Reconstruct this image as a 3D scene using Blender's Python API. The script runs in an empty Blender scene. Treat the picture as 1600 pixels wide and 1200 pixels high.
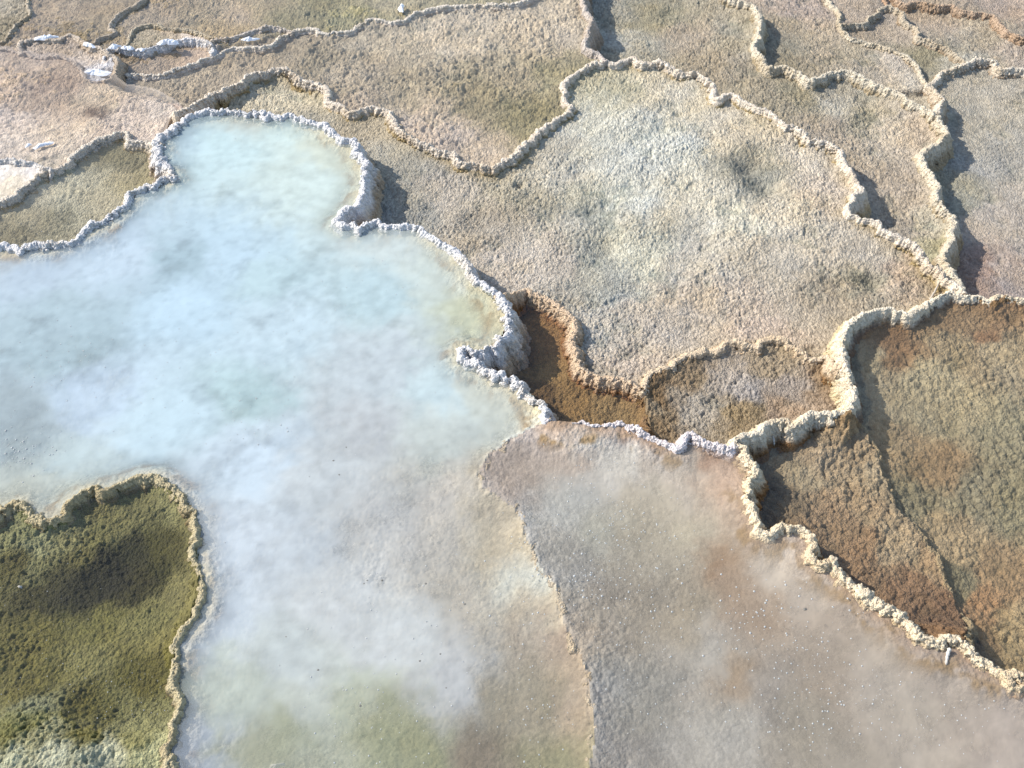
import bpy, math
import numpy as np
from mathutils import Vector

# ------------------------------------------------------------------ camera, sky, sun, exposure
scene = bpy.context.scene
CAM_H = 3.1; PITCH = math.radians(49.0); HFOV = math.radians(50.0)
cam_d = bpy.data.cameras.new('camera'); cam = bpy.data.objects.new('camera', cam_d)
scene.collection.objects.link(cam); scene.camera = cam
cam.location = (0, 0, CAM_H); cam.rotation_euler = (math.pi/2 - PITCH, 0, 0)
cam_d.sensor_width = 36; cam_d.lens = 18/math.tan(HFOV/2); cam_d.clip_end = 500; cam_d.clip_start = 0.05
SUN_AZ = (-0.957, 0.29); SUN_EL = math.radians(39)
world = bpy.data.worlds.new('World'); scene.world = world; world.use_nodes = True
wn = world.node_tree.nodes; wl = world.node_tree.links
bg = wn['Background']; sky = wn.new('ShaderNodeTexSky'); sky.sky_type = 'NISHITA'; sky.sun_disc = False
sky.sun_elevation = SUN_EL; sky.sun_rotation = math.atan2(SUN_AZ[0], SUN_AZ[1])
wl.new(sky.outputs[0], bg.inputs[0]); bg.inputs[1].default_value = 0.15
sd = bpy.data.lights.new('sun', 'SUN'); sd.energy = 3.45; sd.angle = math.radians(0.6); sd.color = (1.0, 0.955, 0.89)
sun = bpy.data.objects.new('sun', sd); scene.collection.objects.link(sun)
sv = Vector((SUN_AZ[0]*math.cos(SUN_EL), SUN_AZ[1]*math.cos(SUN_EL), math.sin(SUN_EL)))
sun.rotation_euler = (-sv).to_track_quat('-Z', 'Y').to_euler()
scene.view_settings.view_transform = 'Standard'; scene.view_settings.look = 'None'
scene.view_settings.exposure = 0.92; scene.view_settings.gamma = 1.0
ALB = np.array([.73, .70, .63])          # albedo of a sunlit surface relative to the tone it shows in daylight

# ------------------------------------------------------------------ geometry of the view -> ground
FPX = 800/math.tan(HFOV/2)
def unproj(px, py, z):
    """where the sight line through a traced point meets the level z"""
    px = np.asarray(px, float); py = np.asarray(py, float); z = np.asarray(z, float)
    a = (px-800)/FPX; b = -(py-600)/FPX
    dx = a; dy = math.cos(PITCH) + b*math.sin(PITCH); dz = -math.sin(PITCH) + b*math.cos(PITCH)
    t = (z-CAM_H)/dz
    return dx*t, dy*t

# ------------------------------------------------------------------ numpy noise
rng = np.random.RandomState(7)
T2 = rng.rand(256, 256).astype(np.float32); T3 = rng.rand(64, 64, 64).astype(np.float32)
JX = rng.rand(256, 256).astype(np.float32); JY = rng.rand(256, 256).astype(np.float32); JV = rng.rand(256, 256).astype(np.float32)
def vn2(x, y):
    x = np.asarray(x, np.float32); y = np.asarray(y, np.float32)
    xi = np.floor(x); yi = np.floor(y); fx = x-xi; fy = y-yi
    xi = xi.astype(np.int32) & 255; yi = yi.astype(np.int32) & 255
    fx = fx*fx*(3-2*fx); fy = fy*fy*(3-2*fy); x1 = (xi+1) & 255; y1 = (yi+1) & 255
    a = T2[xi, yi]; b = T2[x1, yi]; c = T2[xi, y1]; d = T2[x1, y1]
    return (a+(b-a)*fx + ((c+(d-c)*fx)-(a+(b-a)*fx))*fy)*2-1
def fbm(x, y, sc, oct=4, seed=0, gain=.5):
    r = 0; amp = 1; tot = 0
    for i in range(oct):
        th = 0.6*i+seed; c, s = math.cos(th), math.sin(th)
        r = r + amp*vn2((x*c-y*s)*sc+seed*17.3+i*5.1, (x*s+y*c)*sc+seed*9.7+i*3.3); tot += amp; amp *= gain; sc *= 2.03
    return r/tot
def vn3(x, y, z):
    xi = np.floor(x); yi = np.floor(y); zi = np.floor(z); fx = x-xi; fy = y-yi; fz = z-zi
    xi = xi.astype(np.int32) & 63; yi = yi.astype(np.int32) & 63; zi = zi.astype(np.int32) & 63
    fx = fx*fx*(3-2*fx); fy = fy*fy*(3-2*fy); fz = fz*fz*(3-2*fz)
    x1 = (xi+1) & 63; y1 = (yi+1) & 63; z1 = (zi+1) & 63
    l = lambda a, b, t: a+(b-a)*t
    return l(l(l(T3[xi, yi, zi], T3[x1, yi, zi], fx), l(T3[xi, y1, zi], T3[x1, y1, zi], fx), fy),
             l(l(T3[xi, yi, z1], T3[x1, yi, z1], fx), l(T3[xi, y1, z1], T3[x1, y1, z1], fx), fy), fz)*2-1
def worley(x, y, sc, seed=0):
    """distance to the nearest scattered point (in cells) and that cell's random value"""
    x = (x*sc+seed*31.7).astype(np.float32); y = (y*sc+seed*12.9).astype(np.float32)
    xi = np.floor(x).astype(np.int32); yi = np.floor(y).astype(np.int32)
    best = np.full(x.shape, 9., np.float32); val = np.zeros(x.shape, np.float32)
    for i in (-1, 0, 1):
        for j in (-1, 0, 1):
            a = (xi+i) & 255; b = (yi+j) & 255
            d = (xi+i+JX[a, b]-x)**2 + (yi+j+JY[a, b]-y)**2
            m = d < best; best = np.where(m, d, best); val = np.where(m, JV[a, b], val)
    return np.sqrt(best), val
def ss(a, b, x):
    t = np.clip((x-a)/(b-a), 0, 1); return t*t*(3-2*t)

# ------------------------------------------------------------------ traced rims: px, py[, crest height]
RIMS = {}
def rim(key, z, w, crest, fl, fr, label, pts, **k):
    P = [(p+(None,)) if len(p) == 2 else p for p in pts]
    RIMS[key] = dict(z=z, w=w, crest=crest, fl=fl, fr=fr, label=label, pts=P, **k)

WHITE = (236, 236, 242); CREAM = (222, 210, 190); TAN = (205, 186, 164)
rim('blue', .325, 0.0125, WHITE, (196, 176, 154), (232, 222, 198), 'bright white crusted rim curling round the milky blue pool',
 [(-190,400),(-90,392),(-40,389),(0,385),(45,383),(93,380),(117,370),(143,353),(167,343),(180,328),(200,312),(213,297),(233,287),(253,282),(273,277),
  (267,263),(253,253),(243,237),(247,217),(263,202),(280,188),(300,177),(333,172),(367,173),(400,175),(417,182),(443,177),(473,182),
  (497,192),(513,203),(530,215),(550,223),(560,240),(567,257),(569,275),(566,290),(560,303),(550,318),(538,332),(530,343),(540,351),
  (557,353),(580,347),(607,348),(633,348),(653,350),(670,362),(687,375),(710,393),(720,407),(733,427),(747,440),(763,453),(780,467),
  (788,483),(788,503),(780,523),(763,537),(743,544),(722,540),(717,553),(733,567),(753,567),(763,578),(783,587),(800,593),(810,600),(827,613),
  (843,630),(849,647),(860,662)])
rim('mid', .325, 0.0113, (238,230,234), (160, 134, 108), (196, 178, 168), 'lumpy lilac white rim along the top of the grey cloudy pool',
 [(852,655),(862,663),(883,660),(910,663),(933,662),(960,660),(980,663),(1000,667),(1017,678),(1040,687),(1060,694),(1077,679),(1100,687),
  (1120,693),(1138,702),(1150,692)])
rim('corner', .30, 0.0099, (242,230,210), (220, 202, 166), (140, 104, 66), 'cream scalloped rim turning the corner above the tan basin at right',
 [(1146,698,.325),(1155,688,.322),(1167,680),(1187,673),(1200,664),(1210,657),(1227,655),(1243,663),(1263,647),(1287,647),(1310,648),(1329,642,.292),(1334,617),
  (1328,590),(1319,560),(1316,540,.288),(1318,523),(1333,503),(1350,492),(1380,483),(1400,487),(1420,490,.272),(1437,478),(1457,468),(1477,458),
  (1490,457,.257),(1507,462),(1530,462),(1550,472),(1567,463),(1600,468,.250),(1660,472),(1800,480)])
rim('right', .325, 0.0110, (238,222,196), (160, 116, 70), (224, 200, 160), 'cream ragged rim running down between the grey cloudy pool and the tan basin',
 [(1150,690),(1163,700),(1172,720),(1180,743),(1173,763),(1176,783),(1184,805),(1192,826),(1205,829),(1220,818),(1243,818),(1260,832),(1268,847),(1270,865),
  (1287,878),(1303,872),(1313,887),(1330,903),(1347,920),(1367,940),(1387,950),(1403,955),(1417,970),(1433,987),(1453,1000),(1473,1007),
  (1493,1000),(1508,1005),(1520,1023),(1537,1037),(1560,1041),(1577,1050),(1600,1053),(1660,1080),(1800,1120)], dark=1)
rim('brown', 0.24, 0.0095, (224,200,174), (186, 160, 132), (150, 106, 64), 'tan nodular rim curving around the dark brown hollow beside the milky pool',
 [(772,462,.32),(800,456,.27),(822,455),(840,461),(863,470),(880,487),(895,508),(890,530),(896,553),(904,570),(923,584),(947,592),(970,597),
  (987,600),(1001,610,.245)])
rim('grey', 0.238, 0.0110, (228,208,182), (192, 168, 140), (146, 112, 74), 'tan rim arching over the grey speckled hollow up to the cream corner',
 [(999,612,.245),(1008,597),(1023,583),(1047,572),(1067,560),(1083,553),(1100,547),(1123,543),(1147,532),(1167,537),(1183,542),(1200,532),
  (1217,528),(1237,540),(1253,550),(1270,560),(1290,560),(1302,566,.27),(1320,570,.29)])
rim('spur', .21, 0.0109, (150,120,86), (140,110,76), (140,108,70), 'short brown spur dividing the brown hollow from the grey hollow',
 [(1001,606,.243),(1004,622,.22),(1008,640,.19),(1012,655,.20),(1014,672,.31)])
rim('beige', 0.232, 0.0105, (236,224,210), (196, 176, 144), (178, 158, 118), 'very long wavy pale rim enclosing the big beige nodular terrace',
 [(275,178,.325),(290,170,.315),(310,160,.29),(333,145,.27),(360,137,.26),(380,123,.25),(400,113,.245),(420,110),(443,108),(463,115),(480,125),(503,132),(513,143),
  (512,158),(533,168),(560,173),(583,168),(607,180),(620,197),(637,210),(653,223),(677,230),(697,237),(717,250),(740,257),(760,257),(783,253),
  (800,243),(810,233),(827,217),(840,203),(863,193),(880,180),(889,167),(882,147),(880,130),(897,113),(923,102),(947,95),(967,95),(983,90),
  (1007,97),(1033,95),(1050,105),(1073,112),(1097,120),(1110,133),(1120,150),(1143,148),(1163,157),(1183,168),(1200,177),(1220,190),
  (1243,200),(1267,215),(1297,223),(1313,237),(1323,257),(1337,277),(1347,297),(1333,307),(1328,327),(1343,337),(1367,347),(1390,363),
  (1413,377),(1433,385),(1443,402),(1467,423),(1487,440,.235),(1507,458,.252)])
rim('upper', 0.227, 0.0088, (234,224,212), (190, 168, 146), (176, 156, 132), 'thin pale rim running along the top of the upper brownish pool',
 [(178,122),(200,115),(227,115),(250,117),(267,112),(293,102),(313,93),(333,87),(357,75),(385,73),(420,70),(440,55),(463,48),(487,45),
  (507,52),(543,47),(560,38),(580,28),(610,33),(630,30),(650,20),(673,12),(710,8),(750,7),(800,5),(840,-12),(870,-60),(880,-160)])
rim('upperright', .235, 0.0088, (206,196,190), (160, 145, 130), (186, 168, 144), 'short grey rim dropping down from the top edge to the big beige terrace',
 [(900,-160),(905,-60),(908,-20),(910,0),(917,17),(924,33),(916,53),(917,73),(933,82),(950,96)])
rim('lobe', .15, 0.0088, (226,216,198), (186, 170, 144), (182, 166, 138), 'wavy pale rim winding round the lobed olive beige terrace at upper right',
 [(1040,-160),(1090,-40),(1133,-8),(1160,1),(1177,10),(1187,30),(1187,53),(1178,72),(1187,87),(1200,103),(1227,102),(1250,113),(1267,127),(1283,117),
  (1310,110),(1333,113),(1360,123),(1387,137),(1413,150),(1433,163),(1453,173),(1470,187),(1478,207),(1467,223),(1437,237),(1447,260),
  (1460,280),(1466,300),(1470,313),(1486,333),(1487,360),(1482,383),(1481,405,.17),(1492,432,.21),(1504,455,.25)])
rim('topright', .08, 0.0080, (220,210,192), (182, 166, 144), (184, 168, 146), 'knobbly beige rim crossing the small pools near the top right corner',
 [(1270,-160),(1290,-40),(1297,0),(1310,17),(1313,37),(1327,55),(1343,63),(1367,70),(1393,77),(1417,87),(1433,100),(1440,120),(1449,134)])
rim('rightlip', .08, 0.0097, (228,218,204), (182, 162, 138), (180, 160, 138), 'pale rim along the upper side of the greyish terrace at the right edge',
 [(1468,176,.145),(1474,157,.12),(1462,142,.09),(1449,134),(1463,123),(1480,108),(1500,103),(1520,95),(1550,93),(1567,105),(1600,110),(1660,116),(1850,110)])
rim('smallcup', .07, 0.0071, (202,190,172), (168, 150, 126), (170, 150, 126), 'little cup shaped rim hooking round to the pale rim in the top right pools',
 [(1314,38,.08),(1333,36),(1353,34),(1370,20),(1390,10),(1407,20),(1417,33),(1433,43),(1434,58),(1453,63),(1477,73),(1497,87),(1514,99,.078)])
rim('topcorner', .06, 0.0071, (196,164,136), (176, 146, 120), (166, 132, 106), 'rusty beige rim slanting through the top right corner',
 [(1376,-60),(1380,-8),(1388,9)], sub=1)
rim('rust', .06, 0.0084, (196,172,150), (176, 152, 130), (168, 142, 118), 'rusty beige rim slanting down into the right edge beneath the top right corner',
 [(1340,-120),(1400,-6),(1433,3),(1467,8),(1487,7),(1510,17),(1540,20),(1560,30),(1577,50),(1600,60),(1660,72),(1850,60)])
rim('leftgreen', 0.292, 0.0105, (228,218,206), (196, 176, 152), (160, 140, 98), 'pale rim arching over the greenish shallow pool at the left edge',
 [(-190,350),(-60,332),(0,312),(20,307),(37,293),(53,280),(73,267),(103,260),(113,247),(130,230),(147,217),(170,210),(193,207),(203,217),(227,221),(250,226,.325)])
rim('leftwhite', .30, 0.0071, (232,228,228), (205, 190, 178), (224, 218, 216), 'thin white rim edging the snow white flat at the left side',
 [(-190,265),(-60,250),(0,248),(20,248),(47,253),(67,263),(82,266)])
rim('ovaltop', .276, 0.0084, (212,198,184), (170, 148, 124), (168, 148, 128), 'upper crusty edge of the small oval basin at upper left',
 [(34,84),(33,68),(53,60),(70,58),(87,60),(103,53),(123,58),(137,68),(157,77),(174,86),(182,102),(174,118),(160,127)])
rim('ovalbottom', 0.268, 0.0080, (206,190,176), (170, 150, 130), (180, 160, 144), 'lower crusty edge of the small oval basin continuing to the left side',
 [(-190,95),(-60,80),(0,77),(12,78),(40,84),(60,90),(90,88),(113,95),(123,103),(133,120),(147,126),(165,126),(182,119,.25)])
rim('faint', 0.238, 0.0059, (200,180,168), (190, 170, 156), (180, 162, 148), 'faint low pinkish rim along the left tip of the upper brownish pool',
 [(178,119),(183,133),(200,147),(220,149),(247,155),(277,164,.27),(285,174,.31)])
rim('stream', 0.247, 0.0067, (202,190,176), (168, 148, 122), (168, 148, 122), 'narrow pale rim bending from the top edge to the small oval basin',
 [(275,-120),(240,-30),(220,0),(200,12),(183,25),(173,40),(177,50),(157,57),(147,63),(140,72)])
rim('topleft', 0.249, 0.0071, (200,188,170), (160, 144, 120), (160, 144, 118), 'short beige rim closing the corner pool at the top left',
 [(-190,90),(-40,78),(0,66),(10,60),(20,47),(30,35),(47,23),(43,7),(43,-10),(30,-120)])
rim('foamy', 0.25, 0.0071, (236,234,238), (210, 200, 192), (216, 208, 204), 'white foamy edge above the little grey pool at upper left',
 [(160,90,.27),(168,76),(185,74),(200,76),(220,77),(247,70),(273,63),(300,60),(325,67),(331,84,.238)])
rim('foamyfar', 0.238, 0.0063, (214,204,196), (176, 158, 142), (178, 160, 144), 'thin pale edge wandering right of the foamy edge into the long upper rim',
 [(329,72,.25),(333,63),(352,60),(377,53),(400,44),(430,42),(458,49,.237)])
rim('bump', 0.24, 0.0059, (198,186,166), (172, 154, 128), (172, 152, 120), 'low tan rim looping behind the foamy edge at upper left',
 [(196,77),(203,60),(213,43),(240,37),(260,43),(300,47),(333,62)])
rim('olive', .322, 0.0085, (196,184,152), (128,112,72), (128,112,72), 'weathered khaki rim wrapping the dark olive pool at lower left',
 [(-190,790),(-60,798),(0,791),(20,785),(35,796),(55,810),(78,812),(97,804),(101,789),(113,776),(130,763),(147,760),(160,765),(173,761),(187,750),(213,743),(240,743),(260,757),
  (277,770),(290,783),(301,797),(304,820),(306,843),(304,870),(310,893),(311,917),(303,947),(290,977),(274,1000),(270,1027),(273,1053),
  (273,1080),(279,1107),(274,1127),(267,1150),(260,1170),(263,1200),(265,1250),(262,1420)], dark=1)
# soft ridges that carry no crust of their own
SOFT = {
 'sub': ([(866,652,.325),(856,657,.318),(838,668,.306),(800,686,.304),(770,712,.302),(750,735,.302),(755,760),(785,777),(800,790),(816,815),(824,845),(835,870),(850,897),(870,920),(877,953),(890,987),(909,1020),
   (916,1050),(918,1083),(923,1117),(920,1157),(917,1200,.305),(917,1420,.305)]),
 'step': ([(1331,648,.290),(1340,657,.25),(1352,675,.226),(1368,710,.214),(1385,760,.214),(1408,798,.214),(1430,820,.214),(1447,837,.214),(1467,867,.214),(1473,910,.214),(1487,947,.214),(1500,975,.224),(1506,1000,.30),(1508,1008,.325)]),
}
def zfill(P, z0):
    P = [list(p)+([None] if len(p) == 2 else []) for p in P]
    d = [0]
    for i in range(1, len(P)): d.append(d[-1]+math.hypot(P[i][0]-P[i-1][0], P[i][1]-P[i-1][1]))
    if z0 is not None:
        # unspecified points ease to the rim's own height
        known = {i: p[2] for i, p in enumerate(P) if p[2] is not None}
        if 0 not in known: known[0] = z0
        if len(P)-1 not in known: known[len(P)-1] = z0
        ks = sorted(known); add = {}
        for a, b in zip(ks[:-1], ks[1:]):
            if d[b]-d[a] > 160 and b-a > 2 and known.get(a) != known.get(b): pass
        xs = [d[i] for i in ks]; ys = [known[i] for i in ks]
    else:
        ks = [i for i, p in enumerate(P) if p[2] is not None]; xs = [d[i] for i in ks]; ys = [P[i][2] for i in ks]
    return np.array([p[0] for p in P], float), np.array([p[1] for p in P], float), np.interp(d, xs, ys)
# heights: rims with only their ends keyed need their own level in between
for k, R in RIMS.items():
    P = [list(p) for p in R['pts']]; n = len(P)
    for i in range(n):
        if P[i][2] is None:
            near = [j for j in range(max(0, i-1), min(n, i+2)) if R['pts'][j][2] is not None]
            if near and k not in ('corner',): P[i][2] = R['z']
    R['pp'] = zfill(P, R['z'])
    R['wx'], R['wy'] = unproj(R['pp'][0], R['pp'][1], R['pp'][2]); R['off'] = [not (-100 < R['pp'][0][e] < 1700 and -100 < R['pp'][1][e] < 1350) for e in (0, -1)]
SW = {}
for k, P in SOFT.items():
    a, b, c = zfill(P, None); x, y = unproj(a, b, c); SW[k] = (x, y, c)

def extended(x, y, z, off):
    x, y, z = list(x), list(y), list(z)
    for e, o in zip((0, -1), off):
        if not o: continue
        i, j = (0, 1) if e == 0 else (-1, -2)
        dx, dy = x[i]-x[j], y[i]-y[j]; L = math.hypot(dx, dy); nx, ny, nzz = x[i]+dx/L*4, y[i]+dy/L*4, z[i]
        if e == 0: x.insert(0, nx); y.insert(0, ny); z.insert(0, nzz)
        else: x.append(nx); y.append(ny); z.append(nzz)
    return np.array(x), np.array(y), np.array(z)
def crinkle(x, y, z, seed, a=.012):
    X_, Y_, Z_ = [], [], []
    for i in range(len(x)-1):
        n = max(2, int(math.hypot(x[i+1]-x[i], y[i+1]-y[i])/.012)); t = np.linspace(0, 1, n, endpoint=False)
        X_ += list(x[i]+t*(x[i+1]-x[i])); Y_ += list(y[i]+t*(y[i+1]-y[i])); Z_ += list(z[i]+t*(z[i+1]-z[i]))
    X_, Y_, Z_ = map(np.array, (X_+[x[-1]], Y_+[y[-1]], Z_+[z[-1]]))
    return X_+a*fbm(X_, Y_, 16, 3, seed)+.022*fbm(X_, Y_, 4, 2, seed+2), Y_+a*fbm(X_, Y_, 16, 3, seed+1), Z_
SW = {k: crinkle(*v, 5) for k, v in SW.items()}
for R in RIMS.values(): R['wx'], R['wy'], R['wz'] = extended(R['wx'], R['wy'], R['pp'][2], R['off'])
SW['sub'] = extended(*SW['sub'], (False, True))
# ------------------------------------------------------------------ analysis grid (8 mm)
GS = 0.008
ax = np.arange(-4.0, 4.0, GS); ay = np.arange(0.55, 6.6, GS); NX, NY = len(ax), len(ay)
AX, AY = np.meshgrid(ax, ay, indexing='ij')
def samp(F, x, y):
    u = np.clip((x-ax[0])/GS, 0, NX-1.001); v = np.clip((y-ay[0])/GS, 0, NY-1.001)
    i = u.astype(np.int32); j = v.astype(np.int32); fu = (u-i).astype(np.float32); fv = (v-j).astype(np.float32)
    return (F[i, j]*(1-fu)+F[i+1, j]*fu)*(1-fv) + (F[i, j+1]*(1-fu)+F[i+1, j+1]*fu)*fv
def near(F, x, y):
    i = np.clip(np.rint((x-ax[0])/GS), 0, NX-1).astype(np.int32); j = np.clip(np.rint((y-ay[0])/GS), 0, NY-1).astype(np.int32)
    return F[i, j]
def polydist(lines, sub=2):
    X = AX[::sub, ::sub].astype(np.float32); Y = AY[::sub, ::sub].astype(np.float32)
    best = np.full(X.shape, 99., np.float32); zz = np.zeros(X.shape, np.float32); sg = np.zeros(X.shape, np.float32)
    for (x, y, z) in lines:
        for i in range(len(x)-1):
            dx, dy = x[i+1]-x[i], y[i+1]-y[i]; L = dx*dx+dy*dy+1e-12
            t = np.clip(((X-x[i])*dx+(Y-y[i])*dy)/L, 0, 1)
            ex = X-x[i]-t*dx; ey = Y-y[i]-t*dy; d = ex*ex+ey*ey
            m = d < best; best = np.where(m, d, best); zz = np.where(m, z[i]+t*(z[i+1]-z[i]), zz)
            sg = np.where(m, np.sign(dx*ey-dy*ex), sg)
    return np.sqrt(best), zz, sg
def up2(F, sub=2, nearest=False):
    u = np.clip(np.arange(NX)/sub, 0, F.shape[0]-1.001); v = np.clip(np.arange(NY)/sub, 0, F.shape[1]-1.001)
    if nearest: return F[np.rint(u).astype(int)][:, np.rint(v).astype(int)]
    i = u.astype(int); j = v.astype(int); fu = (u-i)[:, None]; fv = (v-j)[None]
    return ((F[i][:, j]*(1-fu)+F[i+1][:, j]*fu)*(1-fv)+(F[i][:, j+1]*(1-fu)+F[i+1][:, j+1]*fu)*fv).astype(np.float32)
DH, ZH, _ = polydist([(R['wx'], R['wy'], R['wz']) for R in RIMS.values()]); DH = up2(DH); ZH = up2(ZH)
d, z_, s = polydist([SW['sub']], 3); D1, Z1, S1 = up2(d, 3), up2(z_, 3), up2(s, 3, True)
d, z_, s = polydist([SW['step']], 3); D2, Z2, S2 = up2(d, 3), up2(z_, 3), up2(s, 3, True)
barrier = np.zeros((NX, NY), bool)
for (x, y) in [(R['wx'], R['wy']) for R in RIMS.values()]+[v[:2] for v in SW.values()]:
    for i in range(len(x)-1):
        t = np.linspace(0, 1, int(math.hypot(x[i+1]-x[i], y[i+1]-y[i])/GS*3)+2)
        a = np.rint((x[i]+t*(x[i+1]-x[i])-ax[0])/GS).astype(int); b = np.rint((y[i]+t*(y[i+1]-y[i])-ay[0])/GS).astype(int)
        ok = (a > 0) & (b > 0) & (a < NX-1) & (b < NY-1); a, b = a[ok], b[ok]
        for u, v in ((0, 0), (1, 0), (-1, 0), (0, 1), (0, -1)): barrier[a+u, b+v] = True

# basins: seed px, floor level, water level or None, nodule relief, nodule size (cells/m), label
B = {
 'A': dict(seed=[(350,430)], z=.22, water=.312, amp=.0045, sc=95, label='floor of the large milky blue pool'),
 'Bp': dict(seed=[(1000,900)], z=.24, water=.308, amp=.0032, sc=90, label='floor of the grey cloudy pool at lower right'),
 'C': dict(seed=[(150,1000),(-80,1000)], z=0.262, water=0.3, amp=0.0081, sc=98, label='algae covered floor of the dark olive pool'),
 'D': dict(seed=[(1000,300),(420,140)], z=0.195, water=None, amp=0.0070, sc=99, label='floor of the big beige nodular terrace'),
 'F': dict(seed=[(700,130)], z=.200, water=.221, amp=0.0097, sc=54, label='floor of the upper brownish pool'),
 'G': dict(seed=[(1050,50),(1300,180),(1400,300)], z=0.1, water=None, amp=0.0063, sc=85, label='olive beige floor of the lobed terrace'),
 'H': dict(seed=[(1230,50)], z=0.062, water=None, amp=0.0063, sc=77, label='floor of the terrace at the top between two wavy rims'),
 'J': dict(seed=[(1560,250)], z=0.035, water=None, amp=0.0044, sc=91, label='greyish sloping floor of the terrace at the right edge'),
 'K1': dict(seed=[(1390,50)], z=.03, water=None, amp=0.0065, sc=65, label='floor of the small cup at upper right'),
 'K2': dict(seed=[(1340,15),(1345,5)], z=0.055, water=None, amp=0.0065, sc=65, label='floor of the tiny top edge pool'),
 'L': dict(seed=[(1530,65)], z=.015, water=None, amp=0.0065, sc=65, label='floor of the pool below the rusty rim'),
 'M': dict(seed=[(1580,15)], z=.03, water=None, amp=0.0065, sc=65, label='floor of the terrace in the top right corner'),
 'N': dict(seed=[(100,180)], z=0.268, water=.280, amp=0.0076, sc=54, label='pinkish floor of the shallow flat at left'),
 'O': dict(seed=[(100,330)], z=0.24, water=0.27, amp=0.006, sc=80, label='greenish floor of the shallow pool at the left edge'),
 'P': dict(seed=[(10,285)], z=.282, water=None, amp=.0015, sc=80, label='snow white flat at the left edge'),
 'S': dict(seed=[(250,95)], z=.205, water=.221, amp=0.0072, sc=64, label='floor of the little grey pool under the foamy edge'),
 'T': dict(seed=[(235,58)], z=.225, water=None, amp=0.0076, sc=57, label='floor of the small hollow behind the foamy edge'),
 'U': dict(seed=[(90,75)], z=.245, water=None, amp=0.0072, sc=64, label='floor of the small oval basin'),
 'V': dict(seed=[(100,30)], z=.225, water=.238, amp=0.0072, sc=64, label='floor of the brown pool at the top left'),
 'W': dict(seed=[(400,20),(250,15)], z=.215, water=.226, amp=0.0072, sc=64, label='floor of the long pool along the top edge'),
 'X': dict(seed=[(10,25)], z=.235, water=None, amp=0.0076, sc=57, label='floor of the top left corner pool'),
 'Y1': dict(seed=[(870,590)], z=0.17, water=0.205, amp=0.008, sc=70, label='dark brown floor of the small hollow beside the milky pool'),
 'Y2': dict(seed=[(1150,610)], z=0.2, water=None, amp=0.0067, sc=95, label='grey speckled floor of the small hollow under the arching rim'),
 'Z1': dict(seed=[(1300,760)], z=0.215, water=.225, amp=0.0099, sc=56, label='raised brown shelf in the tan basin at right'),
 'Z2': dict(seed=[(1500,700)], z=0.185, water=.225, amp=0.0099, sc=56, label='deep floor of the tan basin at right'),
}
KEYS = list(B); LB = np.full((NX, NY), -1, np.int16)
for n, k in enumerate(KEYS):
    for (px, py) in B[k]['seed']:
        zz = .0 if k in 'GHJ' else B[k]['z']; x, y = unproj(px, py, B[k]['z'])
        i = int(round((x-ax[0])/GS)); j = int(round((y-ay[0])/GS))
        if 1 < i < NX-2 and 1 < j < NY-2: LB[i-1:i+2, j-1:j+2] = n
LB[barrier] = -2
free = LB == -1
for it in range(4000):
    c = 0
    for sl_a, sl_b in (((slice(1, None), slice(None)), (slice(None, -1), slice(None))), ((slice(None, -1), slice(None)), (slice(1, None), slice(None))),
                       ((slice(None), slice(1, None)), (slice(None), slice(None, -1))), ((slice(None), slice(None, -1)), (slice(None), slice(1, None)))):
        a = LB[sl_a]; b = LB[sl_b]; m = (a == -1) & (b >= 0)
        if m.any(): a[m] = b[m]; c = 1
    if not c: break
leftover = int((LB == -1).sum()); LB[LB == -1] = -2
for it in range(400):
    c = 0
    for sl_a, sl_b in (((slice(1, None), slice(None)), (slice(None, -1), slice(None))), ((slice(None, -1), slice(None)), (slice(1, None), slice(None))),
                       ((slice(None), slice(1, None)), (slice(None), slice(None, -1))), ((slice(None), slice(None, -1)), (slice(None), slice(1, None)))):
        a = LB[sl_a]; b = LB[sl_b].copy(); m = (a == -2) & (b >= 0)
        if m.any(): a[m] = b[m]; c = 1
    if not c: break
LB[LB < 0] = 0
print('flood iterations', it, 'leftover', leftover, {k: int((LB == n).sum()) for n, k in enumerate(KEYS)})
ID = {k: n for n, k in enumerate(KEYS)}

# ------------------------------------------------------------------ the relief under everything (macro form)
def blob(px, py, z, r):
    x, y = unproj(px, py, z); return np.exp(-((AX-x)**2+(AY-y)**2)/(r*r)).astype(np.float32)
lev = np.array([B[k]['z'] for k in KEYS], np.float32)
HM = lev[LB]
n1 = fbm(AX, AY, 3.0, 3, 1); n2 = fbm(AX, AY, 9.0, 3, 2)
HM = HM + .012*n1 + .007*n2
is_ = lambda *ks: np.isin(LB, [ID[k] for k in ks])
dd = np.minimum(DH, 1)
mA = is_('A', 'Bp')
shelf = np.exp(-dd/.045)
HM = np.where(mA, .235+.020*n1+.012*n2 + .066*np.exp(-(dd/.105)**2.6), HM)
HM = np.where(mA, np.minimum(HM, .303), HM)
HM = np.where(is_('C'), HM+.045*np.exp(-dd/.05)+.02*n1, HM)
# submerged ridge between the two cloudy pools: gentle on the milky side, steep on the other
r1 = np.where(S1 > 0, np.exp(-D1/.22), np.exp(-(D1/.055)**1.3)); HM = np.where(mA, HM+(Z1+.006-HM)*r1*np.clip(1.0+.10*n2, 0, 1), HM)
# stepped shelf in the tan basin
mz = is_('Z1'); HM = np.where(mz, HM+(Z2-HM)*np.exp(-D2/.10), HM)
mz = is_('Z2'); HM = np.where(mz, HM+.03*np.exp(-D2/.02)+.035*ss(.1, .7, D2)-.01, HM)
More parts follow.
